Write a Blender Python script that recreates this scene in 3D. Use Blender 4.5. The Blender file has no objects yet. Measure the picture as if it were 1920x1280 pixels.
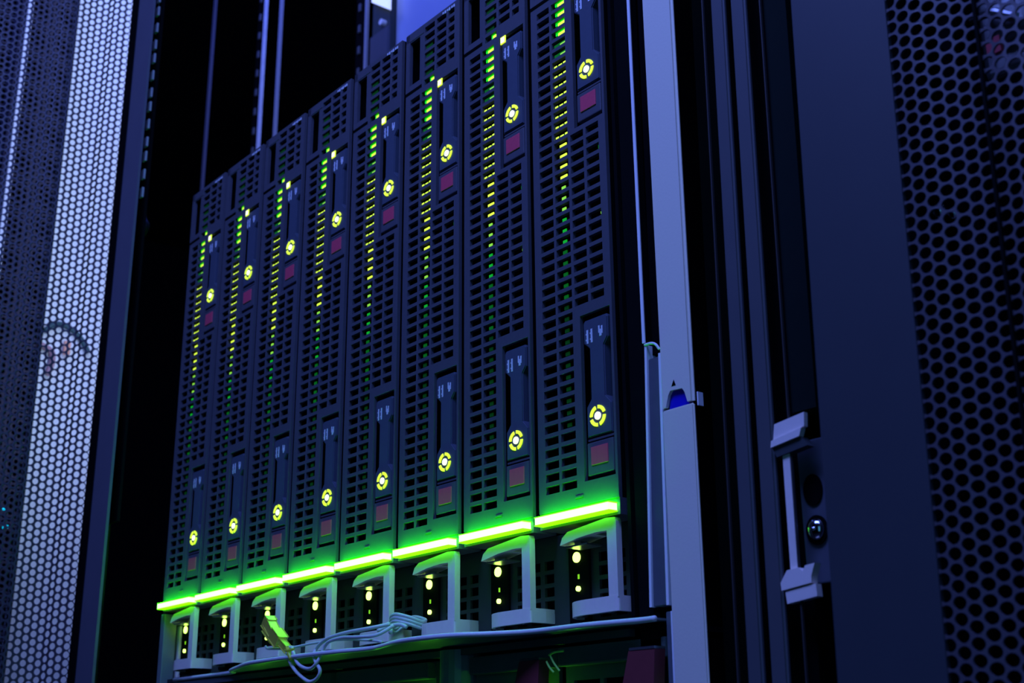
import bpy, bmesh, math, random
from mathutils import Matrix, Vector
random.seed(4)
SC = bpy.context.scene
COL = SC.collection
Z0 = 1.0                      # height of the light bars above the floor (m)

# ------------------------------------------------------------ camera
cam = bpy.data.cameras.new('camera')
camo = bpy.data.objects.new('camera', cam)
COL.objects.link(camo)
R = Matrix(((0.6339935825, 0.2497718708, 0.7318921710),
            (0.7732632247, -0.1915589770, -0.6044577270),
            (-0.0107760218, 0.9491676200, -0.3145865643)))
M = R.to_4x4()
M.translation = Vector((0.8203663, -0.3665341, -0.0999973 + Z0))
camo.matrix_world = M
cam.sensor_width = 36.0
cam.lens = 44.291
cam.clip_start = 0.01
cam.clip_end = 50
cam.dof.use_dof = True
cam.dof.focus_distance = 0.60
cam.dof.aperture_fstop = 20.0
SC.camera = camo

# ------------------------------------------------------------ world, room light and added fills
w = bpy.data.worlds.new('world')
SC.world = w
w.use_nodes = True
w.node_tree.nodes['Background'].inputs[0].default_value = (0.02, 0.10, 0.16, 1)
w.node_tree.nodes['Background'].inputs[1].default_value = 0.06
SC.view_settings.view_transform = 'Standard'
SC.view_settings.look = 'None'
SC.view_settings.exposure = 0.0
SC.view_settings.gamma = 1.0
SC.view_settings.use_curve_mapping = False

def area(name, loc, target, size, size_y, power, color):
    l = bpy.data.lights.new(name, 'AREA')
    l.shape = 'RECTANGLE'
    l.size = size
    l.size_y = size_y
    l.energy = power
    l.color = color
    o = bpy.data.objects.new(name, l)
    COL.objects.link(o)
    loc = Vector((loc[0], loc[1], loc[2] + Z0))
    target = Vector((target[0], target[1], target[2] + Z0))
    o.location = loc
    o.rotation_euler = (target - loc).to_track_quat('-Z', 'Y').to_euler()
    return o

area('aisle_light', (0.62, -0.55, 0.90), (0.40, 0.0, 0.12), 0.9, 0.35, 13.5, (0.155, 0.235, 1.0))
area('low_teal_fill', (1.2, -0.95, 0.05), (0.45, 0.0, -0.02), 0.6, 0.7, 0.9, (0.10, 0.42, 0.8))  # added teal fill for the lower parts
area('white_side_fill', (-0.150, 0.028, 0.66), (-0.31, 0.028, 0.66), 0.02, 1.1, 1.0, (0.46, 0.60, 1.0))  # added strip, hidden by the upright, to brighten the white cabinet side
area('rear_fill', (-0.3, 0.1, 1.05), (-0.45, 0.32, 0.6), 0.5, 0.1, 2.6, (0.07, 0.12, 1.0))  # added blue fill so the rear uprights and panel show

# ------------------------------------------------------------ materials
def mat(name, col, rough=0.5, metal=0.0, emit=None, strength=1.0, noise=0.0, scale=200.0, bump=0.0, spec=0.5):
    m = bpy.data.materials.new(name)
    m.use_nodes = True
    nt = m.node_tree
    b = nt.nodes['Principled BSDF']
    b.inputs['Base Color'].default_value = (*col, 1)
    b.inputs['Roughness'].default_value = rough
    b.inputs['Metallic'].default_value = metal
    b.inputs['Specular IOR Level'].default_value = spec
    if emit:
        b.inputs['Emission Color'].default_value = (*emit, 1)
        b.inputs['Emission Strength'].default_value = strength
    if noise or bump:
        tc = nt.nodes.new('ShaderNodeTexCoord')
        n = nt.nodes.new('ShaderNodeTexNoise')
        n.inputs['Scale'].default_value = scale
        n.inputs['Detail'].default_value = 4
        nt.links.new(tc.outputs['Object'], n.inputs['Vector'])
        if noise:
            mx = nt.nodes.new('ShaderNodeMix')
            mx.data_type = 'RGBA'
            mx.inputs[6].default_value = (*[c * (1 - noise) for c in col], 1)
            mx.inputs[7].default_value = (*[min(1, c * (1 + noise)) for c in col], 1)
            nt.links.new(n.outputs['Fac'], mx.inputs[0])
            nt.links.new(mx.outputs[2], b.inputs['Base Color'])
        if bump:
            bp = nt.nodes.new('ShaderNodeBump')
            bp.inputs['Strength'].default_value = bump
            bp.inputs['Distance'].default_value = 0.0003
            nt.links.new(n.outputs['Fac'], bp.inputs['Height'])
            nt.links.new(bp.outputs['Normal'], b.inputs['Normal'])
    return m

FACE = mat('graphite_plastic', (0.085, 0.088, 0.105), 0.5, noise=0.12, scale=300, bump=0.1)
LEVER = mat('lever_plastic', (0.075, 0.095, 0.13), 0.42, noise=0.1, scale=300)
INNER = mat('inner_black', (0.0025, 0.0025, 0.003), 0.8, spec=0.03)
DARK = mat('dark_steel', (0.003, 0.004, 0.0045), 0.8, noise=0.2, spec=0.05)
BODY = mat('galvanised_dark', (0.02, 0.022, 0.027), 0.55, metal=0.3, spec=0.2)
RED = mat('maroon_plastic', (0.72, 0.075, 0.13), 0.5, noise=0.1, scale=500)
WHITEP = mat('pale_grey_plastic', (0.92, 0.80, 0.72), 0.45, noise=0.05, scale=400)
TRIM = mat('trim_paint', (0.84, 0.80, 0.63), 0.42, noise=0.03, scale=900, bump=0.15)
TRIMS = mat('trim_side_metal', (0.26, 0.30, 0.34), 0.35, metal=0.6, noise=0.1, scale=150)
EDGE = mat('bright_edge', (0.95, 0.95, 0.95), 0.35, metal=0.0, noise=0.05)
BLUE = mat('blue_tab', (0.01, 0.01, 0.55), 0.35, noise=0.1)
DOOR = mat('door_paint', (0.042, 0.050, 0.060), 0.5, noise=0.06, scale=60, bump=0.05)
MESHM = mat('mesh_paint', (0.085, 0.075, 0.09), 0.42, noise=0.1, scale=80)
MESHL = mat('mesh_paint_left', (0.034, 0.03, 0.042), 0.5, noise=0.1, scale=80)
FRAME = mat('frame_paint', (0.12, 0.12, 0.15), 0.5, noise=0.08, scale=60)
PROF = mat('profile_paint', (0.085, 0.09, 0.10), 0.45, noise=0.08, scale=60)
STEEL = mat('bare_steel', (0.5, 0.52, 0.55), 0.3, metal=0.9, noise=0.1)
WHITE = mat('white_cabinet_paint', (0.86, 0.87, 0.88), 0.6, noise=0.03, scale=30)
ROOM = mat('room_dark', (0.012, 0.014, 0.02), 0.9, noise=0.2, scale=8, spec=0.1)
FLOOR = mat('floor_tile', (0.10, 0.10, 0.11), 0.5, noise=0.15, scale=10)
RUBBER = mat('cable_black', (0.012, 0.014, 0.02), 0.5, noise=0.2)
CORD = mat('cord_white', (0.62, 0.70, 0.66), 0.45, noise=0.06, scale=500)
PLUG = mat('plug_lit_yellow', (0.95, 0.95, 0.10), 0.35)  # pale plastic; the yellow stands in for LED light on it
PLUG.node_tree.nodes['Principled BSDF'].inputs['Transmission Weight'].default_value = 0.55
TEXT = mat('printed_mark', (0.75, 0.8, 0.85), 0.5, noise=0.05)
SHELF = mat('shelf_metal', (0.18, 0.22, 0.22), 0.4, metal=0.0, noise=0.15, scale=40)
PINK = mat('salmon_plug', (0.85, 0.38, 0.25), 0.5, noise=0.1)
BAR = mat('bar_core', (0.6, 1, 0.4), 0.4, emit=(1.0, 5.5, 0.75), strength=1.1)
BARG = mat('bar_glare_edge', (0.1, 1, 0.05), 0.4, emit=(0.012, 1.0, 0.0), strength=30.0)
BARU = mat('bar_glare_under', (0.1, 1, 0.05), 0.4, emit=(0.10, 1.0, 0.0), strength=4.2)
YEL = mat('led_yellow', (0.7, 1, 0.1), 0.4, emit=(0.70, 0.95, 0.02), strength=1.15)
YELD = mat('led_yellow_dim', (0.4, 1, 0.1), 0.4, emit=(0.22, 0.62, 0.01), strength=1.0)
GRN = mat('led_green', (0.1, 1, 0.1), 0.4, emit=(0.0, 0.60, 0.0), strength=1.1)
GRND = mat('led_green_dim', (0.02, 0.2, 0.02), 0.4, emit=(0.0, 0.07, 0.0), strength=1.0)
GRNF = mat('green_glow_faint', (0.01, 0.1, 0.01), 0.4, emit=(0.0, 0.013, 0.0), strength=1.0)
GRNM = mat('led_green_mid', (0.05, 0.5, 0.05), 0.4, emit=(0.0, 0.30, 0.0), strength=1.0)
HOT = mat('led_hot', (1, 1, 0.8), 0.4, emit=(0.9, 1.0, 0.6), strength=1.6)
HOTG = mat('led_hot_green', (0.6, 1, 0.3), 0.4, emit=(0.55, 1.0, 0.12), strength=5.0)
CYAN = mat('led_cyan', (0, 0.8, 1), 0.4, emit=(0.0, 0.5, 0.8), strength=1.2)

# ------------------------------------------------------------ mesh builder (millimetres)
class MB:
    def __init__(s):
        s.v = []
        s.f = []
        s.mi = []
        s.cur = 0
    def poly(s, pts):
        i = len(s.v)
        s.v += [tuple(p) for p in pts]
        s.f.append(tuple(range(i, i + len(pts))))
        s.mi.append(s.cur)
    def box(s, x0, x1, y0, y1, z0, z1, b=0.0):
        if b <= 0:
            i = len(s.v)
            s.v += [(x, y, z) for x in (x0, x1) for y in (y0, y1) for z in (z0, z1)]
            for q in ((0, 1, 3, 2), (4, 6, 7, 5), (0, 4, 5, 1), (2, 3, 7, 6), (0, 2, 6, 4), (1, 5, 7, 3)):
                s.f.append(tuple(i + k for k in q))
                s.mi.append(s.cur)
            return
        # bevelled: chamfer every edge
        bm = bmesh.new()
        bmesh.ops.create_cube(bm, size=1)
        for v in bm.verts:
            v.co = Vector(((x0 + x1) / 2 + v.co.x * (x1 - x0), (y0 + y1) / 2 + v.co.y * (y1 - y0), (z0 + z1) / 2 + v.co.z * (z1 - z0)))
        bmesh.ops.bevel(bm, geom=bm.edges[:], offset=b, segments=2, affect='EDGES', profile=0.6)
        s.addbm(bm)
    def addbm(s, bm):
        i = len(s.v)
        bm.verts.index_update()
        s.v += [tuple(v.co) for v in bm.verts]
        for f in bm.faces:
            s.f.append(tuple(i + v.index for v in f.verts))
            s.mi.append(s.cur)
        bm.free()
    def prism_xz(s, pts, y0, y1):
        n = len(pts)
        i = len(s.v)
        s.v += [(x, y0, z) for x, z in pts] + [(x, y1, z) for x, z in pts]
        s.f.append(tuple(i + k for k in range(n)))
        s.f.append(tuple(i + n + k for k in reversed(range(n))))
        s.mi += [s.cur, s.cur]
        for k in range(n):
            a, b = k, (k + 1) % n
            s.f.append((i + a, i + n + a, i + n + b, i + b))
            s.mi.append(s.cur)
    def prism_xy(s, pts, z0, z1):
        n = len(pts)
        i = len(s.v)
        s.v += [(x, y, z0) for x, y in pts] + [(x, y, z1) for x, y in pts]
        s.f.append(tuple(i + k for k in reversed(range(n))))
        s.f.append(tuple(i + n + k for k in range(n)))
        s.mi += [s.cur, s.cur]
        for k in range(n):
            a, b = k, (k + 1) % n
            s.f.append((i + a, i + b, i + n + b, i + n + a))
            s.mi.append(s.cur)
    def ring(s, cx, cz, r0, r1, a0, a1, y0, y1, n=10, sx=1.0):
        # arc segment of a flat ring in the XZ plane
        out = []
        inn = []
        for k in range(n + 1):
            a = a0 + (a1 - a0) * k / n
            out.append((cx + math.cos(a) * r1 * sx, cz + math.sin(a) * r1))
            inn.append((cx + math.cos(a) * r0 * sx, cz + math.sin(a) * r0))
        for k in range(n):
            s.prism_xz([inn[k], out[k], out[k + 1], inn[k + 1]], y0, y1)
    def disc(s, cx, cz, r, y0, y1, n=24, sx=1.0):
        s.prism_xz([(cx + math.cos(2 * math.pi * k / n) * r * sx, cz + math.sin(2 * math.pi * k / n) * r) for k in range(n)], y0, y1)
    def plate(s, x0, x1, z0, z1, holes, y0, y1):
        xs = sorted(set([x0, x1] + [round(h[0], 3) for h in holes] + [round(h[1], 3) for h in holes]))
        zs = sorted(set([z0, z1] + [round(h[2], 3) for h in holes] + [round(h[3], 3) for h in holes]))
        xs = [x for x in xs if x0 <= x <= x1]
        zs = [z for z in zs if z0 <= z <= z1]
        def solid(i, j):
            if i < 0 or j < 0 or i >= len(xs) - 1 or j >= len(zs) - 1:
                return False
            cx = (xs[i] + xs[i + 1]) / 2
            cz = (zs[j] + zs[j + 1]) / 2
            return not any(h[0] < cx < h[1] and h[2] < cz < h[3] for h in holes)
        G = [[solid(i, j) for j in range(len(zs) - 1)] for i in range(len(xs) - 1)]
        g = lambda i, j: 0 <= i < len(xs) - 1 and 0 <= j < len(zs) - 1 and G[i][j]
        for i in range(len(xs) - 1):
            for j in range(len(zs) - 1):
                if not G[i][j]:
                    continue
                a, b, c, d = xs[i], xs[i + 1], zs[j], zs[j + 1]
                s.poly([(a, y0, c), (b, y0, c), (b, y0, d), (a, y0, d)])
                s.poly([(a, y1, c), (a, y1, d), (b, y1, d), (b, y1, c)])
                if not g(i - 1, j): s.poly([(a, y0, c), (a, y0, d), (a, y1, d), (a, y1, c)])
                if not g(i + 1, j): s.poly([(b, y0, c), (b, y1, c), (b, y1, d), (b, y0, d)])
                if not g(i, j - 1): s.poly([(a, y0, c), (a, y1, c), (b, y1, c), (b, y0, c)])
                if not g(i, j + 1): s.poly([(a, y0, d), (b, y0, d), (b, y1, d), (a, y1, d)])
    def tube(s, pts, r, n=10, smooth=5, closed=False):
        P = [Vector(p) for p in pts]
        Q = []
        m = len(P)
        seg = m if closed else m - 1
        for i in range(seg):
            if closed:
                p0, p1, p2, p3 = P[(i - 1) % m], P[i], P[(i + 1) % m], P[(i + 2) % m]
            else:
                p0, p1, p2, p3 = P[max(i - 1, 0)], P[i], P[i + 1], P[min(i + 2, m - 1)]
            for k in range(smooth):
                t = k / smooth
                Q.append(0.5 * ((2 * p1) + (p2 - p0) * t + (2 * p0 - 5 * p1 + 4 * p2 - p3) * t * t + (3 * p1 - p0 - 3 * p2 + p3) * t ** 3))
        if not closed:
            Q.append(P[-1])
        base = len(s.v)
        L = len(Q)
        up = Vector((0.13, 0.97, 0.2)).normalized()
        for i, q in enumerate(Q):
            t = (Q[(i + 1) % L] - Q[i - 1]) if closed else (Q[min(i + 1, L - 1)] - Q[max(i - 1, 0)])
            t.normalize()
            a = t.cross(up)
            if a.length < 1e-4:
                a = t.cross(Vector((1, 0, 0)))
            a.normalize()
            b = t.cross(a)
            for k in range(n):
                th = 2 * math.pi * k / n
                s.v.append(tuple(q + a * math.cos(th) * r + b * math.sin(th) * r))
        for i in range(L if closed else L - 1):
            j = (i + 1) % L
            for k in range(n):
                l = (k + 1) % n
                s.f.append((base + i * n + k, base + i * n + l, base + j * n + l, base + j * n + k))
                s.mi.append(s.cur)
        if not closed:
            s.f.append(tuple(base + k for k in reversed(range(n))))
            s.f.append(tuple(base + (L - 1) * n + k for k in range(n)))
            s.mi += [s.cur, s.cur]
    def build(s, name, mats, parent=None, origin=(0, 0, 0), smooth=False):
        # mesh coordinates are mm in rack space; origin is the object's own base (mm)
        me = bpy.data.meshes.new(name)
        me.from_pydata([((x - origin[0]) / 1000, (y - origin[1]) / 1000, (z - origin[2]) / 1000) for x, y, z in s.v], [], s.f)
        if not isinstance(mats, (list, tuple)):
            mats = [mats]
        for m in mats:
            me.materials.append(m)
        if len(mats) > 1:
            me.polygons.foreach_set('material_index', s.mi)
        if smooth:
            me.polygons.foreach_set('use_smooth', [True] * len(me.polygons))
        bm = bmesh.new()
        bm.from_mesh(me)
        bmesh.ops.recalc_face_normals(bm, faces=bm.faces)
        bm.to_mesh(me)
        bm.free()
        o = bpy.data.objects.new(name, me)
        COL.objects.link(o)
        if parent is None:
            o.location = (origin[0] / 1000, origin[1] / 1000, origin[2] / 1000 + Z0)
        else:
            o.parent = parent
            po = parent.get('_o', (0, 0, 0))
            o.location = tuple((origin[k] - po[k]) / 1000 for k in range(3))
        o['_o'] = origin
        return o

def tag(o, label=None, cat=None, group=None, kind=None):
    if label: o['label'] = label
    if cat: o['category'] = cat
    if group: o['group'] = group
    if kind: o['kind'] = kind
    return o

def thing(name, loc, label, cat, group=None):
    o = bpy.data.objects.new(name, None)
    o.empty_display_size = 0.02
    COL.objects.link(o)
    o.location = (loc[0] / 1000, loc[1] / 1000, loc[2] / 1000 + Z0)
    o['_o'] = loc
    return tag(o, label, cat, group)

def bx(name, m, parent, *a, b=0.0, origin=None, **k):
    q = MB()
    q.box(*a, b=b)
    if origin is None:
        origin = parent.get('_o', (0, 0, 0)) if parent else ((a[0] + a[1]) / 2, (a[2] + a[3]) / 2, a[4])
        origin = tuple(origin)
    return q.build(name, m, parent, origin)

def copy_tree(o, parent=None):
    c = o.copy()
    COL.objects.link(c)
    c.parent = parent
    for ch in list(o.children):
        copy_tree(ch, c)
    return c

# ------------------------------------------------------------ setting
def struct(name, m, x0, x1, y0, y1, z0, z1):
    q = MB()
    q.box(x0, x1, y0, y1, z0, z1)
    return tag(q.build(name, m, None, ((x0 + x1) / 2, (y0 + y1) / 2, z0)), kind='structure')
struct('floor', FLOOR, -3500, 3000, -2600, 1700, -1060, -1000)
struct('ceiling', ROOM, -3500, 3000, -2600, 1700, 1800, 1860)
struct('wall_back', ROOM, -3500, 3000, 1700, 1760, -1000, 1800)
struct('wall_left', ROOM, -3560, -3500, -2600, 1760, -1000, 1800)
struct('wall_right', ROOM, 3000, 3060, -2600, 1760, -1000, 1800)
struct('wall_front', ROOM, -3500, 3000, -2660, -2600, -1000, 1800)

# ------------------------------------------------------------ the blade server
P = 56.0
ROWL = [258.5 - 5.56 * k for k in range(46)]        # grille rows of the lower section
ROWU = [299.8 - 5.7 * k for k in range(7)]
HH = 1.8

def make_blade():
    B = thing('blade_server', (0, 0, -4), '', 'server')
    O = (0, 0, -4)
    holes = []
    for z in ROWL[:45]:
        holes.append((7.3, 16.6, z - HH, z + HH))
        holes.append((18.2, 28.1, z - HH, z + HH))
    for k in range(14, 30):
        z = ROWL[k]
        holes.append((29.9, 38.9, z - HH, z + HH))
        holes.append((40.7, 49.3, z - HH, z + HH))
    for z in ROWU:
        holes.append((20.8, 30.5, z - HH, z + HH))
        if z > 268:
            holes.append((32.5, 41.6, z - HH, z + HH))
            holes.append((43.6, 49.2, z - HH, z + HH))
    holes.append((6.2, 16.2, 269.8, 298.2))
    holes.append((33.0, 52.4, 184.9, 261.0))
    holes.append((33.0, 52.4, 14.0, 90.0))
    q = MB()
    q.plate(2.5, 53.9, 4.0, 304.5, holes, 0.0, 2.0)
    q.build('face_plate', FACE, B, O)
    # raised seam across the face, between the upper and the lower section
    q = MB()
    q.box(2.5, 18.4, -0.25, 0.0, 266.0, 269.2)
    q.box(2.5, 5.9, -0.25, 0.0, 269.2, 304.0)
    q.box(2.5, 20.0, -0.25, 0.0, 298.9, 304.0)
    q.build('filler_frame', FACE, B, O)
    q = MB()
    q.box(2.6, 18.3, -0.3, 0.5, 264.3, 265.6)
    q.build('seam', INNER, B, O)
    # body behind
    q = MB()
    q.box(3.0, 53.5, 14.0, 420.0, 4.2, 304.0)
    q.box(2.5, 3.6, 2.0, 420.0, 4.0, 304.5)
    q.box(52.9, 53.9, 2.0, 420.0, 4.0, 304.5)
    q.box(3.0, 53.5, 2.0, 420.0, 303.4, 304.5)
    q.box(3.0, 53.5, 2.0, 420.0, 4.0, 5.0)
    q.build('chassis_body', INNER, B, O)
    # top rail with printed marks
    q = MB()
    for k, (dx, h) in enumerate(((38, 1.0), (40, 1.4), (42.2, 0.9), (44, 1.5), (46.3, 1.1), (48.2, 1.3))):
        q.box(dx, dx + 1.3, -0.12, 0.0, 302.6 - h, 302.6 + h * 0.3)
    q.build('printed_marks', TEXT, B, O)
    # recess floor, lever, ring light, button for both latches
    for dz in (0.0, 171.2):
        q = MB()
        q.box(33.0, 52.4, 5.2, 6.0, 14.0 + dz * 0.9984, 90.0 + (dz if dz == 0 else 171.0))
        q.build('latch_recess', INNER, B, O)
        # lever
        q = MB()
        top = 87.0 + dz
        q.prism_xz([(35.4, 32.9 + dz), (51.2, 32.9 + dz), (51.2, 46.2 + dz), (47.7, 50.0 + dz),
                    (47.7, 73.2 + dz), (50.3, 76.4 + dz), (50.5, top - 1.2), (49.6, top),
                    (35.6, top), (34.7, top - 1.2), (34.8, 76.4 + dz), (38.4, 73.2 + dz),
                    (38.4, 50.0 + dz), (35.4, 46.6 + dz)], 0.2, 4.8)
        lv = q.build('release_lever', LEVER, B, O)
        bm = bmesh.new(); bm.from_mesh(lv.data)
        es = [e for e in bm.edges if abs(e.verts[0].co.y - e.verts[1].co.y) < 1e-6 and e.verts[0].co.y < 0.0005]
        bmesh.ops.bevel(bm, geom=es, offset=0.0005, segments=2, affect='EDGES')
        bm.to_mesh(lv.data); bm.free()
        # printed glyphs on the head of the lever
        q = MB()
        for gx in (36.9, 39.6):
            q.box(gx, gx + 1.1, 0.08, 0.3, 75.8 + dz, 82.2 + dz)
            q.box(gx - 0.5, gx + 0.3, 0.08, 0.3, 77.2 + dz, 77.9 + dz)
            q.box(gx - 0.5, gx + 0.3, 0.08, 0.3, 79.9 + dz, 80.6 + dz)
        q.box(44.6, 45.5, 0.08, 0.3, 79.0 + dz, 82.4 + dz)
        q.box(46.4, 47.3, 0.08, 0.3, 78.4 + dz, 82.0 + dz)
        q.box(45.2, 46.6, 0.08, 0.3, 77.4 + dz, 80.6 + dz)
        q.build('printed_glyphs', TEXT, lv, O)
        # segmented ring light with a bright centre
        q = MB()
        cz = 41.5 + dz
        for k in range(4):
            a = math.radians(52 + 90 * k)
            q.ring(42.6, cz, 3.25, 4.75, a - math.radians(35), a + math.radians(35), -0.25, 0.4, 10, 1.04)
        q.build('status_ring', YEL, lv, O)
        q = MB()
        q.disc(42.6, cz, 1.75, -0.3, 0.4, 20, 1.04)
        q.build('centre_light', HOT, lv, O)
        # slotted bridge below the lever
        q = MB()
        q.box(35.2, 51.3, 0.9, 4.8, 31.3 + dz, 32.2 + dz)
        q.box(35.0, 51.4, 0.3, 4.8, 15.9 + dz, 30.5 + dz, b=0.5)
        bh = q.build('button_housing', FACE, B, O)
        q = MB()
        q.box(37.7, 48.2, -0.2, 1.0, 20.2 + dz, 28.3 + dz, b=0.25)
        tag(q.build('release_button', RED, B, O), 'maroon release button')
    # indicator lights and stand-ins for their glow behind the second grille column
    def led(m, x0, x1, z0, z1, y=1.0):
        q = MB()
        q.prism_xz([(x0, z0), (x1, z0), (x1, z1), (x0, z1)], y, y + 0.5)
        q.build('indicator_glow', m, B, O)
    led(GRN, 25.2, 28.0, 264.6, 267.2)
    led(YEL, 26.8, 30.0, 264.2, 266.0, 0.6)
    led(YEL, 34.0, 38.0, 256.8, 261.0, -0.2)
    led(HOT, 34.6, 37.2, 257.4, 260.2, -0.5)
    for k in range(0, 4):
        z = ROWL[k]
        led(GRN, 20.3, 28.0, z - 0.1, z + 1.7)
        led(YEL, 22.4, 28.0, z - 1.5, z + 0.5, 0.7)
    for k in (4, 5):
        z = ROWL[k]
        led(GRND, 19.0, 28.0, z - 1.0, z + 0.6)
        led(YELD, 23.5, 28.0, z - 1.5, z - 0.3, 0.8)
    for k in range(6, 14):
        z = ROWL[k]
        led(GRND, 18.3, 28.0, z - 1.6, z - 0.4)
        led(YEL, 18.8, 20.8, z - 1.7, z - 0.2, 0.8)
        led(YEL, 22.0, 24.4, z - 1.6, z - 0.4, 0.8)
        led(YEL, 25.4, 28.0, z - 1.6, z - 0.2, 0.8)
    for k in range(14, 18):
        z = ROWL[k]
        led(YEL, 21.2, 25.8, z - 1.2, z + 0.3)
    for k in range(18, 24):
        z = ROWL[k]
        led(YELD if k < 21 else GRNM, 21.8, 24.4, z - 1.2, z + 0.3)
    for k in range(24, 29):
        z = ROWL[k]
        led(GRND, 21.6, 24.4, z - 1.0, z + 0.6)
    for k in range(29, 40):
        z = ROWL[k]
        led(GRNF, 21.6, 24.4, z - 1.0, z + 0.8)
    for z in ROWU[2:6]:  # faint tiles paint the green glow spread in the upper holes
        led(GRNF, 21.2, 27.0, z - 0.8, z + 1.2)
    led(GRND, 47.8, 49.2, ROWL[16] - 0.8, ROWL[16] + 1.0)
    led(YELD, 48.0, 49.0, ROWL[22] - 0.6, ROWL[22] + 0.6)
    # light bar along the foot
    q = MB()
    q.cur = 0
    q.box(5.2, 52.0, -5.0, 0.5, -1.5, 1.5)
    q.cur = 1
    q.box(4.4, 52.4, -4.7, 0.5, 1.51, 2.0)  # green strips added for the glare edge and the spill on the faces
    q.cur = 2
    q.box(4.4, 52.4, -4.7, 0.5, -2.0, -1.51)
    q.build('light_bar', [BAR, BARG, BARU], B, O)
    q = MB()
    q.box(2.5, 53.9, 0.4, 14.0, -3.2, 4.0)
    q.box(27.0, 32.0, -0.4, 0.4, 7.5, 8.4)
    q.build('foot_rail', FACE, B, O)
    # recessed lower panel
    holes = []
    for r in range(5):
        z = -14.0 - r * 6.0
        for cx in (24.5, 34.5, 44.0):
            holes.append((cx, cx + 6.6, z - 4.2, z))
    q = MB()
    q.plate(-1.0, 55.0, -46.0, -3.2, holes, 15.0, 16.5)
    lp = q.build('lower_panel', BODYL, B, O)
    q = MB()
    q.box(-1.0, 55.0, 19.0, 60.0, -46.0, -3.2)
    q.build('lower_backing', INNER, B, O)
    q = MB()
    q.box(6.0, 19.5, 13.6, 15.0, -44.0, -6.0, b=0.4)
    sl = q.build('status_strip', DARK, B, O)
    q = MB()
    q.ring(11.9, -15.0, 1.2, 2.3, 0, 2 * math.pi, 13.0, 13.8, 20)
    q.disc(11.9, -15.0, 1.0, 13.0, 13.8, 16)
    q.build('power_light', HOTG, sl, O)
    q = MB()
    q.disc(12.7, -28.9, 1.15, 12.6, 13.8, 16)
    q.build('activity_light', HOTG, sl, O)
    q = MB()
    q.box(12.4, 13.2, 13.2, 13.8, -24.6, -22.6)
    q.build('small_light', YELD, sl, O)
    # pale pull handle: curved tray, post and top arm
    q = MB()
    def tray(r0, off):
        pts = [(14.2 + off, 15.5)]
        for k in range(9):
            a = math.pi - (math.pi / 2) * k / 8
            pts.append((14.2 + 17.0 + math.cos(a) * (17.0 - off), 12.0 - math.sin(a) * (12.0 - off)))
        pts += [(48.6 - off * 0.3, off)]
        for k in range(1, 4):
            a = -math.pi / 2 + (math.pi / 2) * k / 3
            pts.append((49.9 - off + math.cos(a) * 1.2, 1.2 + off + math.sin(a) * 1.2))
        pts += [(51.4 - off, 9.0), (50.4 - off, 15.5)]
        return pts
    o_, i_ = tray(0, 0), tray(0, 1.6)
    for k in range(len(o_) - 1):
        q.prism_xy([o_[k], o_[k + 1], i_[k + 1], i_[k]], -42.6, -36.3)
    q.prism_xy(tray(0, 0.8), -38.2, -36.6)
    q.box(45.5, 51.1, 0.2, 3.4, -37.0, -9.0)
    q.prism_xz([(15.6, -11.6), (17.2, -8.4), (20.8, -6.2), (45.0, -3.6), (50.4, -4.0), (51.1, -5.6), (51.1, -9.0), (45.0, -9.0),
                (39.0, -8.8), (28.0, -9.6)], 0.2, 3.4)
    q.prism_xz([(15.9, -11.4), (17.4, -8.6), (20.8, -6.6), (34.0, -5.2), (34.0, -8.8), (28.0, -9.4)], 3.4, 11.5)
    ph = q.build('pull_handle', WHITEP, B, O)
    q = MB()
    q.box(18.0, 31.5, 1.5, 11.0, -12.8, -12.1)
    q.box(20.0, 24.0, 5.0, 9.0, -12.1, -10.0)
    q.build('latch_tongue', STEEL, ph, O)
    q = MB()
    q.disc(24.0, -41.0, 1.8, 4.0, 7.0, 14)
    q.box(28.0, 38.0, 5.0, 8.0, -42.2, -40.8, b=0.3)
    q.disc(43.0, -41.4, 1.5, 2.6, 4.6, 14)
    q.build('handle_pins', STEEL, ph, O)
    return B

BODYL = mat('lower_panel_paint', (0.035, 0.045, 0.04), 0.6, noise=0.15, scale=200)
blade = make_blade()
labels = ['dark blade server at the far left end of the row, beside the black cabinet gap',
          'dark blade server second in the row from the left, beside the end one',
          'dark blade server with the yellow-lit plug hanging before its foot, third from left',
          'dark blade server above the hanging white cord loops, fourth from the left',
          'dark blade server whose pale handle has the white cord knotted on it',
          'dark blade server third from the right, just right of the one with the corded handle',
          'dark blade server second from the right in the row, beside the nearest one',
          'largest and nearest blade server, rightmost of the row beside the pale trim']
for i in range(8):
    b = blade if i == 0 else copy_tree(blade)
    b.location.x = i * P / 1000
    tag(b, labels[i], 'server', 'blade servers standing side by side')

# ------------------------------------------------------------ enclosure around the blades
E_ = thing('blade_enclosure', (224, 0, -120), 'dark metal enclosure holding the row of eight blade servers', 'server enclosure')
OE = (224, 0, -120)
q = MB()
q.box(-1.6, -0.2, 3.0, 430.0, -47.0, 304.0)
q.build('side_wall', BODY, E_, OE)
q = MB()
q.box(448.5, 450.5, 2.0, 430.0, -47.0, 330.0)
q.box(450.5, 462.5, 12.0, 14.0, -47.0, 340.0)
q.build('side_wall', DARK, E_, OE)
bx('divider_plate', BODY, E_, -1.6, 452.0, 6.0, 430.0, -49.6, -47.2)
bx('base_plate', BODY, E_, -1.6, 452.0, 20.0, 430.0, -124.0, -120.0)
q = MB()
q.box(-1.0, 5.0, 1.0, 10.0, -120.0, -4.5, b=0.6)
q.box(-1.0, 1.5, 10.0, 14.5, -46.0, -6.0)
q.build('corner_column', mat('column_paint', (0.16, 0.2, 0.2), 0.5, noise=0.1), E_, OE)
q = MB()
q.box(1.6, 6.0, 12.0, 14.4, -46.0, -12.0, b=0.6)
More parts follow.
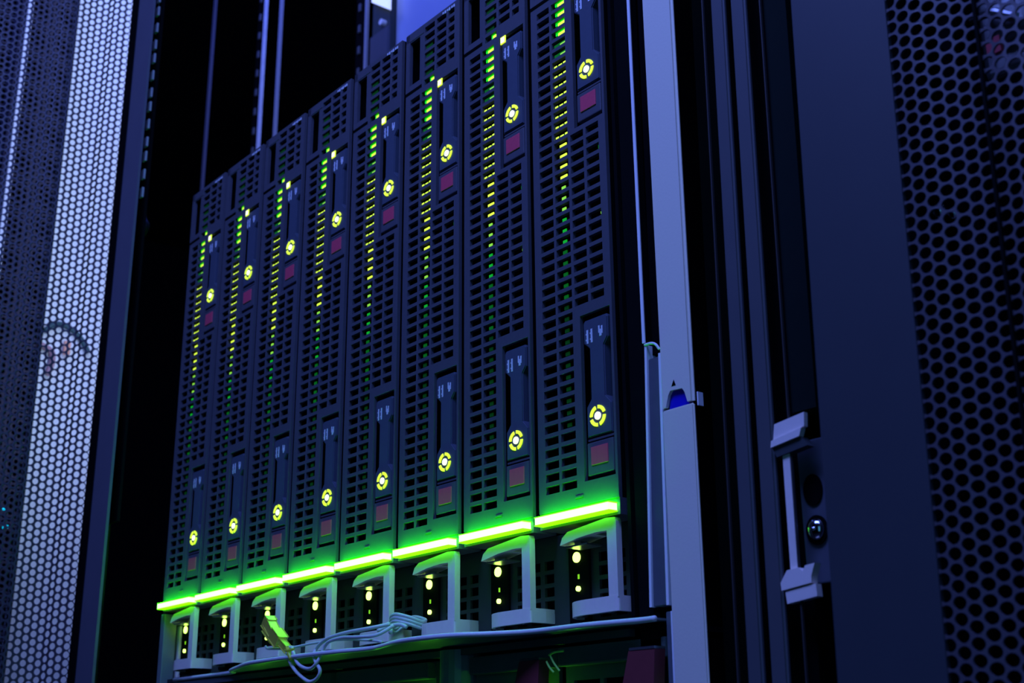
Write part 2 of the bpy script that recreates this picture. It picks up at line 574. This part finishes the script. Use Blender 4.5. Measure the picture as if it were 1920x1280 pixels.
q.box(21.0, 26.5, 3.0, 8.0, -120.0, -53.5, b=0.6)
tag(q.build('guide_rail', WHITEP, E_, OE), 'pale vertical guide strips at the left end')

# shelf edge: a thin metal shelf with a bowed front lip in two waves
front = [(20, 4), (100, 3), (118, -6), (142.8, -14.5), (171.8, -24.0), (193.3, -26.5), (223.6, -27.0), (256.2, -26.0), (289, -21),
         (304.4, -23.4), (330.3, -31.0), (352.5, -31.4), (370.0, -27.0), (382.2, -18.3), (400.5, -10.0), (432.1, -8.6), (458, -3.5), (467, -3.5)]
q = MB()
for k in range(len(front) - 1):
    q.prism_xy([front[k], front[k + 1], (front[k + 1][0], 14), (front[k][0], 14)], -48.6, -47.8)
sh = q.build('cable_shelf', SHELF, None, (240, 0, -49))
tag(sh, 'thin metal shelf edge with wavy bowed lip under the pale handles', 'shelf')
q = MB()
q.tube([(x, y, -48.2) for x, y in front], 1.2, 12, 4)
tag(q.build('rolled_lip', mat('lip_metal', (0.75, 0.8, 0.8), 0.3, metal=0.0, noise=0.1), sh, (240, 0, -49), True), 'shiny rolled front lip')
q = MB()
q.box(19, 445, 4.0, 7.0, -53.0, -49.9)
q.build('under_rail', mat('under_rail_metal', (0.12, 0.15, 0.16), 0.4, metal=0.4, noise=0.1), sh, (240, 0, -49))

# ------------------------------------------------------------ power supplies below the shelf
def psu(x0, x1, label, handle=None, name='power_supply'):
    t = thing(name, ((x0 + x1) / 2, 12, -120), label, 'power supply', 'power supplies under the shelf')
    O = ((x0 + x1) / 2, 12, -120)
    q = MB()
    q.box(x0, x1, 14.0, 400.0, -119.5, -54.0)
    q.build('casing', DARK, t, O)
    holes = []
    n = max(2, int((x1 - x0 - 10) // 16))
    wd = (x1 - x0 - 10) / n
    for r in range(7):
        for c in range(n):
            holes.append((x0 + 5 + c * wd, x0 + 5 + c * wd + wd - 2.2, -72.5 - r * 6.2, -68.2 - r * 6.2))
    q = MB()
    q.plate(x0, x1, -119.5, -54.0, holes, 8.0, 10.0)
    q.build('front_grille', PSUF, t, O)
    bx('grille_backing', INNER, t, x0, x1, 12.0, 13.8, -119.5, -54.0)
    bx('front_lip', PSUF, t, x0 + 0.5, x1 - 0.5, 3.0, 8.2, -62.5, -54.5, b=0.8)
    q = MB()
    q.disc(x1 - 6, -79.5, 1.6, 1.5, 4.0, 14)
    q.box(x1 - 7, x1 - 5, 4.0, 8.0, -80.5, -78.5)
    q.build('green_fill_light', PSL, t, O)  # unseen green light, added below the view to tint tabs and column
    if handle:
        h0, h1 = handle
        q = MB()
        q.prism_xz([(h0, -59.5), (h1, -59.5), (h1 - 1.5, -75), (h0 - 5.0, -75)], -3.0, 3.0)
        tag(q.build('pull_tab', REDD, t, O), 'dull maroon pull tab')
        bx('tab_edge', STEEL, t, h0 + 0.5, h1, -3.2, 3.0, -59.4, -58.4)
    return t
PSL = mat('green_fill_emit', (0.2, 1, 0.1), 0.4, emit=(0.12, 1.0, 0.02), strength=28.0)
REDD = mat('maroon_dull', (0.20, 0.035, 0.04), 0.6, noise=0.1)
PSUF = mat('psu_front', (0.085, 0.12, 0.11), 0.5, noise=0.15, scale=150)
psu(32, 136, 'dark power supply front, leftmost under the bowed shelf', None)
psu(139, 216, 'dark power supply front below the yellow-lit plug and looped cord', None)
psu(221, 306, 'dark power supply front just left of the green-lit round column', None)
psu(338, 396.5, 'dark power supply with maroon tab, right of the green-lit round column', (382.5, 396))
psu(401, 466, 'dark power supply with maroon tab next to the pale trim, rightmost under the shelf', (451, 465.5))
q = MB()
pts = []
for k in range(20):
    a = 2 * math.pi * k / 20
    pts.append((323 + math.cos(a) * 10.0, 10 + math.sin(a) * 10.0))
q.prism_xy(pts, -120.0, -50.2)
cy = q.build('support_column', mat('column_green_grey', (0.22, 0.3, 0.27), 0.4, noise=0.1), None, (323, 10, -120), False)
tag(cy, 'round grey-green column between the power supplies under the shelf', 'column')
q = MB()
q.tube([(401.5, -2, -57.8), (406, -3, -57.0), (411, -2, -56.6)], 0.45)
q.tube([(403.5, -3, -58.2), (406, -3.2, -61.5), (408.8, -2.6, -64.8)], 0.45)
q.tube([(401.0, -3, -60.5), (403, -3.2, -63.0), (405.0, -2.6, -65.2)], 0.45)
wl = q.build('wire_clip', mat('wire_green', (0.35, 0.9, 0.15), 0.35, noise=0.1), None, (405, -2, -66))
tag(wl, 'small thin green wire clip between the two maroon-tabbed power supplies', 'wire')

# ------------------------------------------------------------ patch cord and plug
CO = (250, -22, -62)
pc = thing('patch_cable', CO, 'white network cord looped below the shelf and knotted on a pale handle', 'cable')
q = MB()
q.tube([(296, -13, -36.5), (288, -20, -38.3), (271.8, -22, -39.0), (254.8, -22, -40.3), (246.6, -22, -42.4), (241.6, -22, -45.2), (243.4, -24, -48.3), (248.9, -26, -52.3),
        (253.3, -26, -56.5), (250.5, -26, -60.3), (243.3, -26, -61.5), (234.6, -26, -58.4), (226.7, -26, -53.9), (220.7, -26, -48.1), (215.9, -24, -43.4), (211.1, -20, -41.9)], 0.95, 10, 5)
q.build('cord', CORD, pc, CO, True)
q = MB()
q.tube([(299, -13, -37.5), (294.9, -20, -42.0), (283.0, -24, -42.3), (270.7, -24, -41.6), (258.2, -24, -42.5), (253.2, -24, -45.0), (252.0, -25, -48.9), (251.2, -27, -52.8),
        (246.2, -27, -55.1), (239.3, -27, -54.5), (232.1, -27, -51.6), (224.0, -25, -45.7), (217.4, -22, -42.7), (211, -20, -41.9)], 0.9, 10, 5)
q.build('cord', CORD, pc, CO, True)
q = MB()
q.tube([(184.7, -20, -39.5), (187.0, -20, -40.9), (192.0, -20, -41.4), (206.6, -21, -42.4), (220.7, -21, -42.3), (236.9, -20, -41.6), (262, -19, -41.6), (288.8, -20, -44.1), (302.4, -22, -45.9)], 0.65, 8, 5)
q.build('tie_string', CORD, pc, CO, True)
q = MB()
for dz, rr in ((0.0, 1.0), (1.6, 0.92), (-1.7, 1.05)):
    q.tube([(271.5 + 4.5, 3.0, -36.5 + dz), (281, -2.5, -33.6 + dz), (290, -6.0, -32.4 + dz), (298, -4.0, -34.2 + dz), (300.5, 2.5, -36.3 + dz), (297, 7.5, -35 + dz), (286, 9.0, -32.5 + dz), (277, 8.0, -33.5 + dz)], 0.9, 8, 5, closed=True)
q.tube([(285, -13, -39.0), (290, -9, -36.8), (296, -7, -36.4), (300, -6, -38.0)], 1.0, 8, 4)
q.tube([(288, -9, -35.4), (292, -10, -38.6), (295, -12, -40.4)], 1.1, 8, 4)
q.build('knot', CORD, pc, CO, True)
q = MB()
q.tube([(221.5, -27.5, -43.0), (224.5, -28, -46.0), (227.0, -28, -49.4)], 1.1, 8, 4)
q.tube([(219.5, -27.5, -44.6), (224.5, -28.5, -44.9), (229.5, -28, -44.4)], 0.7, 8, 4)
tag(q.build('cable_tie', PLUG, pc, CO, True), 'small yellow tie around the cord')
# the plug: pale modular plug with a boot, LED light painted in as yellow
pl = thing('network_plug', (200, -21, -44), 'pale network plug, painted as lit yellow, hanging in front of the third blade server', 'plug')
PO = (200, -21, -44)
def obox(q, a, b, hw, hd):
    a = Vector(a); b = Vector(b)
    t = (b - a).normalized()
    n = Vector((0, 1, 0))
    s_ = t.cross(n).normalized()
    n2 = s_.cross(t).normalized()
    bm = bmesh.new()
    bmesh.ops.create_cube(bm, size=1)
    L = (b - a).length
    for v in bm.verts:
        v.co = (a + b) / 2 + t * v.co.z * L + s_ * v.co.x * 2 * hw + n2 * v.co.y * 2 * hd
    bmesh.ops.bevel(bm, geom=bm.edges[:], offset=0.35, segments=2, affect='EDGES')
    q.addbm(bm)
q = MB(); obox(q, (187.2, -20, -26.5), (198.5, -21, -36.0), 2.3, 2.6); q.build('plug_body', PLUG, pl, PO)
q = MB(); obox(q, (185.8, -20, -25.9), (188.6, -20, -28.0), 3.2, 2.9); q.build('plug_nose', PLUG, pl, PO)
q = MB(); obox(q, (196.5, -21, -33.6), (203.5, -21, -38.6), 3.3, 3.0); q.build('plug_collar', PLUG, pl, PO)
q = MB(); obox(q, (202.0, -21, -37.6), (212.0, -21, -43.6), 1.6, 1.6); q.build('boot', PLUG, pl, PO)
q = MB(); obox(q, (186.2, -22.5, -31.0), (197.0, -22.8, -38.4), 0.7, 0.7); q.build('clip', PLUG, pl, PO)

# ------------------------------------------------------------ trim right of the blades
def lean(o, k, zc=0.0):
    # the trims and the door on this side stand a touch out of plumb
    return o
T = thing('rack_trim', (480, 0, -130), 'pale lilac-blue vertical rack trim with small blue tab and black arrow', 'trim', None)
OT = (480, 0, -130)
def lx(z, k=0.012, zr=35.0):
    return (z - zr) * k
def slab(name, m, parent, O, xa, xb, y0, y1, z0, z1, k, zr=35.0, b=0.0):
    q = MB()
    bm = bmesh.new()
    bmesh.ops.create_cube(bm, size=1)
    for v in bm.verts:
        z = z0 if v.co.z < 0 else z1
        v.co = Vector(((xa if v.co.x < 0 else xb) + (z - zr) * k, y0 if v.co.y < 0 else y1, z))
    if b:
        bmesh.ops.bevel(bm, geom=bm.edges[:], offset=b, segments=3, affect='EDGES')
    q.addbm(bm)
    return q.build(name, m, parent, O)
q = MB()
pts = [(472.6, 36.2), (475.2, 36.2), (476.9, 41.2), (478.2, 42.8), (484.6, 42.4), (485.9, 40.6), (487.2, 36.2), (490.2, 36.2), (491.4, 330), (472.4, 330)]
q.prism_xz(pts, 0.0, 1.6)
up = q.build('upper_cover', TRIM, T, OT)
bm = bmesh.new(); bm.from_mesh(up.data)
es = [e for e in bm.edges if abs(e.verts[0].co.y - e.verts[1].co.y) < 1e-6 and e.verts[0].co.y < 0.0005 and abs(e.verts[0].co.z - e.verts[1].co.z) > 0.2]
bmesh.ops.bevel(bm, geom=es, offset=0.0011, segments=3, affect='EDGES')
bm.to_mesh(up.data); bm.free()
slab('lower_cover', TRIM, T, OT, 472.8, 490.3, 0.0, 1.6, -120.0, 35.2, 0.005, 35.0, b=0.6)
q = MB()
q.prism_xz([(475.6, 35.4), (487.0, 35.4), (485.9, 41.5), (484.6, 43.0), (478.2, 43.2), (476.6, 41.6)], 1.7, 4.0)
tag(q.build('release_tab', BLUE, T, OT), 'deep blue release tab')
q = MB()
q.prism_xz([(479.0, 44.4), (481.4, 44.4), (480.4, 47.0)], -0.12, 0.1)
tag(q.build('arrow_mark', INNER, T, OT), 'small black triangle mark')
bx('side_clip', EDGE, T, 491.6, 492.2, 1.0, 4.0, 33.8, 39.4)

# flange strips left of the trim
F = thing('rack_post', (466, 0, -130), 'rack post flange with thin bright edge, between the nearest blade and the trim', 'rack post')
OF = (466, 0, -130)
slab('bright_edge', EDGE, F, OF, 463.4, 465.0, 0.0, 0.5, 67.0, 330, 0.0, 67)
slab('dark_web', INNER, F, OF, 465.2, 474.5, 4.0, 8.0, 62.0, 330, 0.008, 67)
slab('side_strip', TRIMS, F, OF, 465.4, 472.6, 1.0, 6.0, -43.0, 59.6, 0.035, 60, b=0.4)
slab('side_strip_edge', EDGE, F, OF, 463.9, 465.2, 0.5, 6.0, -43.0, 66.0, 0.035, 60)
slab('side_strip_edge', EDGE, F, OF, 471.8, 473.2, 0.6, 6.0, -43.0, 60.6, 0.022, 60)
slab('lower_strip', TRIMS, F, OF, 468.6, 472.2, 1.0, 6.0, -120.0, -45.5, 0.012, -45, b=0.3)
slab('lower_strip_edge', EDGE, F, OF, 471.6, 472.8, 0.6, 6.0, -120.0, -45.5, 0.012, -45)
q = MB()
q.tube([(464.4, 0.5, 66.2), (468.5, 0.0, 65.8), (471.2, 0.0, 64.6), (472.6, 0.5, 62.2)], 0.55)
q.build('bent_tab', EDGE, F, OF)
q = MB()
q.box(452.0, 463.4, 3.0, 6.0, -120, 330)
q.build('inner_web', DARK, F, OF)

# dark channel and profiles between the trim and the right-hand door
G = thing('corner_post', (525, 0, -130), 'dark blue cabinet frame profiles between the pale trim and the mesh door', 'cabinet frame')
OG = (525, 0, -130)
KP = 0.016
slab('channel', DARK, G, OG, 491.0, 600.0, 14.0, 30.0, -130, 340, 0.0)
slab('channel', mat('channel_dark', (0.0015, 0.003, 0.002), 0.85, noise=0.1, spec=0.02), G, OG, 494.0, 519.0, 8.0, 14.0, -130, 340, KP, 100)
slab('profile_edge', mat('profile_edge_paint', (0.045, 0.04, 0.04), 0.5, noise=0.1), G, OG, 519.6, 520.2, -15.0, -14.0, -130, 340, KP, 100)
slab('profile', PROF, G, OG, 524.2, 531.2, -15.0, -12.5, -130, 340, KP, 100, b=0.8)
slab('profile', PROF, G, OG, 534.6, 542.0, -15.0, -12.5, -130, 340, KP, 100, b=0.8)
slab('profile_gap', INNER, G, OG, 520.4, 548.4, -6.0, 14.0, -130, 340, KP, 100)
slab('profile_edge', bpy.data.materials['profile_edge_paint'], G, OG, 549.3, 549.8, -15.0, -14.0, -130, 340, KP, 100)
slab('dark_panel', mat('teal_black', (0.004, 0.010, 0.009), 0.7, noise=0.1, spec=0.08), G, OG, 550.0, 560.5, -13.0, -6.0, 16, 340, KP, 100)

# ------------------------------------------------------------ perforated plate maker
def hexmesh(cols, z0, z1, p, r, S, th=1.0, skip=None):
    """cols: arc positions of the hole columns; S(s)->(x,y) profile (mm)."""
    q = MB()
    v, f = q.v, q.f
    n = len(cols)
    for j, sj in enumerate(cols):
        sl = (sj - cols[j - 1]) if j else (cols[1] - cols[0])
        sr = (cols[j + 1] - sj) if j < n - 1 else (cols[-1] - cols[-2])
        off = (j % 2) * p / 2
        k0 = int((z1 - z0) / p)
        for k in range(k0):
            cz = z0 + off + k * p
            hx = []
            hv = [(sr * 2 / 3, 0), (sr / 3, p / 2), (-sl / 3, p / 2), (-sl * 2 / 3, 0), (-sl / 3, -p / 2), (sr / 3, -p / 2)]
            base = len(v)
            sc = (sl + sr) / 2 / (0.866 * p)
            ring2 = [(math.cos(2 * math.pi * i / 12) * r * sc, math.sin(2 * math.pi * i / 12) * r) for i in range(12)]
            for (a, c) in hv + ring2:
                x, y = S(sj + a)
                v.append((x, y, cz + c))
            for (a, c) in ring2:
                x, y = S(sj + a)
                v.append((x + th * q.nx, y + th * q.ny, cz + c)) if hasattr(q, 'nx') else v.append((x, y + th, cz + c))
            for s_ in range(6):
                h0, h1 = base + s_, base + (s_ + 1) % 6
                c0, c1, c2 = (base + 6 + (2 * s_ + t) % 12 for t in range(3))
                f.append((h0, c0, c1)); f.append((h0, c1, h1)); f.append((h1, c1, c2))
                q.mi += [0, 0, 0]
            for i in range(12):
                a, b = base + 6 + i, base + 6 + (i + 1) % 12
                f.append((a, a + 12, b + 12, b))
                q.mi.append(0)
    return q

def build_raw(q, name, m, parent, O):
    me = bpy.data.meshes.new(name)
    me.from_pydata([((x - O[0]) / 1000, (y - O[1]) / 1000, (z - O[2]) / 1000) for x, y, z in q.v], [], q.f)
    me.materials.append(m)
    o = bpy.data.objects.new(name, me)
    COL.objects.link(o)
    o.parent = parent
    po = parent['_o']
    o.location = tuple((O[k] - po[k]) / 1000 for k in range(3))
    o['_o'] = O
    return o

# right-hand door (closed door of the next cabinet), slightly out of plumb
DO = (577, -35, -130)
D = thing('mesh_door', DO, 'large dark blue perforated cabinet door, closest at the right', 'door')
q = MB()
q.box(0, 38.0, -0.4, 1.5, 0, 480)
q.box(0, 1.0, 1.5, 22, 0, 480)
q.v = [(x + DO[0], y + DO[1], z + DO[2]) for x, y, z in q.v]
q.build('door_border', DOOR, D, DO)
# folded profile: heading angle per column
ang = [0, 0, 4, 16, 10, 4, -2, -6, -10, 0, 4, 10, 4, -2, -6, -10] + [0] * 30
pr = 4.66
cs = 4.46
knots = [(577 + 36.0, -35.0)]
for a in ang:
    x, y = knots[-1]
    knots.append((x + cs * math.cos(math.radians(a)), y + cs * math.sin(math.radians(a))))
def Sr(s):
    t = s / cs
    i = max(0, min(len(knots) - 2, int(math.floor(t))))
    u = t - i
    (xa, ya), (xb, yb) = knots[i], knots[i + 1]
    return xa + (xb - xa) * u, ya + (yb - ya) * u
q = hexmesh([cs * (k + 0.75) for k in range(len(ang) - 1)], -130, 350, pr, pr * 0.425, Sr, 0.9)
me_r = build_raw(q, 'mesh_panel', MESHM, D, DO)
# hem that runs along the folds
q = MB()
xh, yh = Sr(cs * 7.3)
q.box(xh - 0.5, xh + 0.5, yh - 1.2, yh + 1.0, -130, 350)
q.build('mesh_seam', DARK, D, DO)
D.rotation_euler = (0, math.radians(1.45), 0)
D.location.x -= 0.0037

CHROME = mat('chrome', (0.85, 0.86, 0.9), 0.15, metal=1.0, noise=0.05)
# black inside of that cabinet with a few metal bits
cb = MB()
cb.box(600, 1100, 40, 300, -130, 350)
K = cb.build('cabinet_equipment', INNER, None, (850, 170, -130))
tag(K, 'black equipment inside the cabinet behind the right mesh door', 'equipment')
t = thing('handle_bracket', (648, 0, 100), 'shiny metal bracket seen through the mesh door at top right', 'bracket')
q = MB()
q.box(630, 662, 2, 8, 118, 150, b=2)
q.box(636, 652, -4, 3, 128, 142, b=3)
q.tube([(632, -4, 139), (640, -8, 136), (648, -6, 131)], 1.8)
q.build('bracket_plate', STEEL, t, (648, 0, 100))
bx('red_tag', RED, t, 636, 641, -6, -4, 122, 128)
q = MB()
for sx_, sz_, sr_ in ((608.6, 76.5, 2.6), (613.6, 74.0, 2.2)):
    bm = bmesh.new()
    bmesh.ops.create_uvsphere(bm, u_segments=16, v_segments=10, radius=1)
    for v in bm.verts:
        v.co = Vector((sx_ + v.co.x * sr_, -1 + v.co.y * sr_ * 0.7, sz_ + v.co.z * sr_))
    q.addbm(bm)
tag(q.build('screw_pair', CHROME, None, (611, 0, 74)), 'pair of small shiny screws glinting behind the right mesh door', 'screw')
bx_ = MB(); bx_.box(604, 618, 1, 3, 68, 82)
tag(bx_.build('screw_plate', INNER, None, (611, 2, 68)), 'small black plate behind the pair of shiny screws', 'plate')

# latch at the left side of that door
LO = (550, -8, -55)
L = thing('door_latch', LO, 'pale door latch with thin rod and two end blocks, left of the mesh door', 'latch')
q = MB()
q.prism_xz([(541.6, 6.9), (555.6, 9.4), (556.0, 14.4), (542.6, 12.6)], -16.0, -14.0)
q.prism_xz([(541.0, 4.2), (553.8, 6.0), (555.0, 8.8), (541.4, 6.6)], -17.0, -14.5)
q.build('top_block', WHITEP, L, LO)
q = MB()
q.prism_xz([(542.6, 0.6), (556.4, 2.4), (553.8, 6.0), (541.0, 4.2)], -16.0, -12.0)
q.build('block_base', mat('latch_dark', (0.045, 0.055, 0.06), 0.5, noise=0.1), L, LO)
slab('rod', WHITEP, L, LO, 544.1, 547.9, -15.0, -14.0, -40.5, 3.0, 0.012, 0, b=0.4)
q = MB()
q.prism_xz([(540.4, -43.4), (543.5, -39.4), (548.5, -39.0), (550.2, -40.4), (551.4, -38.6), (555.4, -38.2), (553.6, -42.4), (553.4, -44.6), (540.6, -46.0)], -16.5, -13.0)
q.prism_xz([(541.8, -46.6), (554.8, -45.0), (555.0, -49.2), (542.2, -50.6)], -16.0, -13.0)
q.build('bottom_block', WHITEP, L, LO)
q = MB()
q.box(545.4, 572.0, -8.0, -5.5, -44.0, 6.5, b=0.5)
pt = q.build('latch_plate', mat('plate_paint', (0.11, 0.12, 0.15), 0.4, metal=0.2, noise=0.15, scale=60), L, LO)
q = MB(); q.disc(551.2, -11.6, 5.6, -8.6, -7.6, 28, 0.72); q.build('bolt_hole', INNER, pt, LO)
q = MB()
q.disc(551.6, -25.8, 5.2, -8.9, -7.6, 28, 0.85)
q.build('washer', INNER, pt, LO)
bm = bmesh.new()
bmesh.ops.create_uvsphere(bm, u_segments=24, v_segments=12, radius=1)
for v in bm.verts:
    v.co = Vector((551.7 + v.co.x * 3.4, -8.9 + v.co.y * 2.2, -25.6 + v.co.z * 3.8))
q = MB(); q.addbm(bm)
q.box(550.5, 552.9, -11.4, -10.8, -26.2, -25.0)
q.build('bolt_head', mat('bolt_chrome', (0.6, 0.62, 0.66), 0.12, metal=1.0, noise=0.05), pt, LO, True)

# ------------------------------------------------------------ left side: rack post, open mesh door
PO_ = (-50, -35, -130)
LP = thing('rack_upright', PO_, 'dark blue rack upright between the left mesh door and the black gap', 'rack post')
q = MB()
q.box(-50.5, -21.5, -35, -33, -130, 620)
q.build('front_flange', FRAME, LP, PO_)
q = MB()
q.box(-52, -50.5, -35.0, -20, -130, 620)
q.build('side_flange', BODY, LP, PO_)
q = MB()
q.box(-62, -53, -30, -22, -130, 620)
q.build('rear_web', INNER, LP, PO_)
# rail; grey blocks stand in for light seen through its square holes
RO = (-45, -20, -130)
RL = thing('mounting_rail', RO, 'black mounting rail with small blocks standing for lit square holes beside the left upright', 'rail')
q = MB()
q.box(-44, -25, -26, -24, 60, 620)
q.build('rail_strip', DARK, RL, RO)
pat = [15.875, 15.875, 12.7]
z = 311.5
k = 0
while z < 600:
    q = MB()
    q.box(-33.5, -28.4, -27.8, -26.0, z - 4.2, z + 4.2, b=0.5)  # raised block in place of a square hole with light behind
    q.build('hole_light_block', mat('hole_light_grey', (0.6, 0.6, 0.62), 0.4, noise=0.1) if k == 0 else bpy.data.materials['hole_light_grey'], RL, RO)
    z += pat[k % 3] * 0.96
    k += 1
q = MB()
q.tube([(-48, -18, 302), (-44, -19, 296), (-40, -18, 290), (-42, -19, 284), (-49, -20, 280), (-54, -22, 276)], 3.2)
q.tube([(-52, -20, 300), (-50, -21, 292), (-46, -20, 282), (-44, -20, 270)], 2.4)
tag(q.build('cable_bunch', RUBBER, None, (-47, -19, 270)), 'black cable bunch hanging at the foot of the block line', 'cable')
H = Vector((-65.0, -35.0)); dd = Vector((-0.34, -0.94)).normalized()
nn = Vector((dd.y, -dd.x))
if nn.x > 0: nn = -nn
pitch = 5.62
csl = 0.866 * pitch
angl = [0, 0, -22, -42, -14, 0, 6, 8, 6, 4, -4, -10] + ([0] * 12 + [-10, -20, -10, 4, 10, 6]) * 3
def profile(angs, H0, base):
    ks = [H0]
    for a in angs:
        an = math.radians(a)
        d2 = Vector((base.x * math.cos(an) - base.y * math.sin(an), base.x * math.sin(an) + base.y * math.cos(an)))
        ks.append(ks[-1] + d2 * csl)
    return ks
ksl = profile(angl, H, dd)
def Sl(s):
    t = s / csl
    i = max(0, min(len(ksl) - 2, int(math.floor(t))))
    p = ksl[i] + (ksl[i + 1] - ksl[i]) * (t - i)
    return p.x, p.y
OD = (-65, -35, -130)
LD = thing('perforated_door', OD, 'open honeycomb mesh door at far left with bright white light behind', 'door')
q = hexmesh([csl * (k + 0.6) for k in range(34)], -90, 610, pitch, pitch * 0.428, Sl, 0.9)
build_raw(q, 'mesh_panel', MESHL, LD, OD)
q = MB()
def vslab(q, a, b, t, z0, z1):
    a = Vector(a); b = Vector(b); n = Vector((-(b - a).y, (b - a).x)).normalized() * t
    q.prism_xy([tuple(a), tuple(b), tuple(b + n), tuple(a + n)], z0, z1)
e0 = H - dd * 14.0
vslab(q, e0, H - dd * -0.2, 2.0, -130, 620)
tag(q.build('door_edge', INNER, LD, OD), 'dark solid edge of the mesh door')

# white cabinet post, second dark mesh door and thin bright post beyond
q = MB()
q.box(-322, -310, 1.0, 57.5, -130, 760)
wp = q.build('white_cabinet_side', WHITE, None, (-316, 29, -130))
tag(wp, 'brightly lit white cabinet side seen through the left mesh door', 'cabinet side')
q = MB()
q.box(-281, -278, -56.0, -51.5, -130, 760)
tag(q.build('thin_post', WHITE, None, (-280, -54, -130)), 'thin bright white post seen through the mesh at top left corner', 'post')
d2 = Vector((-0.12, -0.99)).normalized()
O2 = (-285, -9, -130)
D2 = thing('far_perforated_door', O2, 'second dark perforated door farther back, seen through the left mesh door', 'door')
def S2(s):
    return -285 + d2.x * s, -9 + d2.y * s
q = hexmesh([4.9 * (k + 0.6) for k in range(40)], -100, 740, 5.65, 5.65 * 0.38, S2, 0.9)
build_raw(q, 'mesh_panel', mat('far_mesh_paint', (0.032, 0.028, 0.05), 0.6, noise=0.1, spec=0.2), D2, O2)
q = MB()
vslab(q, (-284, -6), (-285, -9.5), 2.0, -100, 740)
q.build('door_edge', DARK, D2, O2)
q = MB()
q.box(-640, -620, -260, -60, -130, 900)
FS = q.build('far_cabinet', ROOM, None, (-630, -160, -130))
tag(FS, 'dark cabinet front far behind both left mesh doors', 'cabinet')
for j, (y, z, m, lb) in enumerate([(-18, 112, CYAN, 'upper'), (-14, 96, CYAN, 'lower'), (-22, 84, CYAN, 'lowest')]):
    q = MB()
    q.box(-300, -297, y - 3, y + 1, z - 1.5, z + 1.5)
    tag(q.build('signal_light', m, None, (-298, y, z)), 'small cyan light, %s of three behind the mesh at the left edge' % lb, 'light', 'cyan lights at the left edge')
for j, (y, z, lb) in enumerate([(-47, 420, 'upper'), (-46, 402, 'lower')]):
    q = MB()
    q.box(-300, -297, y - 1, y + 1, z - 1.2, z + 1.2)
    tag(q.build('signal_light', GRND, None, (-298, y, z)), 'tiny green light, %s of two behind the mesh at upper left' % lb, 'light')
# dark cable loop and salmon plugs hanging in front of the white cabinet side
q = MB()
q.tube([(-306, 2, 281), (-306, 12, 290), (-306, 24, 289), (-306, 36, 281), (-306, 45, 268)], 2.6, 10, 5)
tag(q.build('hanging_cable', mat('cable_dark_teal', (0.02, 0.07, 0.09), 0.5, noise=0.1), None, (-306, 24, 268), True), 'dark cable arc in front of the lit white cabinet side', 'cable')
q = MB()
q.box(-307, -303, 21, 27, 262, 275, b=1)
tag(q.build('salmon_plug', PINK, None, (-305, 24, 262)), 'small orange-salmon plug under the dark cable arc', 'plug')
q = MB()
q.tube([(-306, -3, 268), (-306, 4, 266), (-306, 11, 262), (-306, 12, 252), (-306, 9, 240)], 2.8, 8, 4)
tag(q.build('pink_cable', mat('pink_cable_sheath', (0.45, 0.25, 0.30), 0.5, noise=0.1), None, (-306, 8, 240), True), 'dull pink cable left of the salmon plug', 'cable')

# ------------------------------------------------------------ verticals above the blades, deep in the rack
def upright(x, y, w_, z0, z1, m, label, name='rear_upright', dashes=None):
    O = (x, y, z0)
    t = thing(name, O, label, 'rack post')
    bx('post_face', m, t, x - w_ / 2, x + w_ / 2, y, y + 3, z0, z1)
    if dashes:
        dx, n, sp, zz = dashes
        bx('slotted_strip', INNER, t, x + dx - 9, x + dx + 9, y + 4, y + 8, z0, z1)
        for k in range(n):
            q = MB()
            q.box(x + dx - 2.4, x + dx + 2.0, y + 1.5, y + 4, zz + k * sp - 5, zz + k * sp + 5, b=0.8)
            q.build('slot_insert', PROF, t, O)
    return t
LIT = mat('pale_post', (0.7, 0.72, 0.78), 0.4, noise=0.25, scale=60)
MID = mat('mid_post', (0.34, 0.35, 0.4), 0.4, noise=0.1)
upright(-488.5, 300, 5.0, 330, 1100, LIT, 'bright speckled vertical rail above the second blade, deep in the rack', dashes=(-17, 12, 28.0, 640))
upright(-446, 300, 5.0, 330, 1100, MID, 'plain blue vertical rail just right of the speckled one')
upright(-645, 300, 5.0, 330, 1100, FRAME, 'faint dark blue vertical rail above the leftmost blade')
upright(-241, 300, 4.0, 330, 900, MID, 'narrow blue vertical rail above the fifth blade', dashes=(-17, 5, 28.0, 640))
t = thing('equipment_box', (-200, 300, 560), 'dark box with a round shiny screw above the fifth blade', 'equipment')
OQ = (-200, 300, 560)
bx('box_face', BODYL, t, -229, -194, 302, 500, 560, 712)
q = MB(); q.disc(-204, 676, 3.5, 296, 302, 18); q.build('screw', EDGE, t, OQ)
bx('box_lip', FACE, t, -229, -194, 299, 302, 600, 668)
q = MB()
q.box(-193, -30, 310, 318, 540, 900)
tag(q.build('air_baffle', mat('baffle_paint', (0.42, 0.48, 0.70), 0.5, noise=0.04, scale=20), None, (-103, 314, 540)), 'bright blue-lit flat panel above the sixth blade at the top', 'panel')
q = MB()
q.prism_xz([(-225, 712), (-191, 686), (-191, 760), (-225, 760)], 297, 301)  # white plate given an added glow, as it came out dim
tag(q.build('glowing_plate', mat('plate_glow', (0.9, 0.9, 0.95), 0.4, emit=(0.55, 0.65, 1.0), strength=1.0), None, (-208, 299, 686)),
    'small white plate corner with added glow at the top edge above the dark box', 'lamp')

for o in bpy.data.objects:
    if '_o' in o:
        del o['_o']
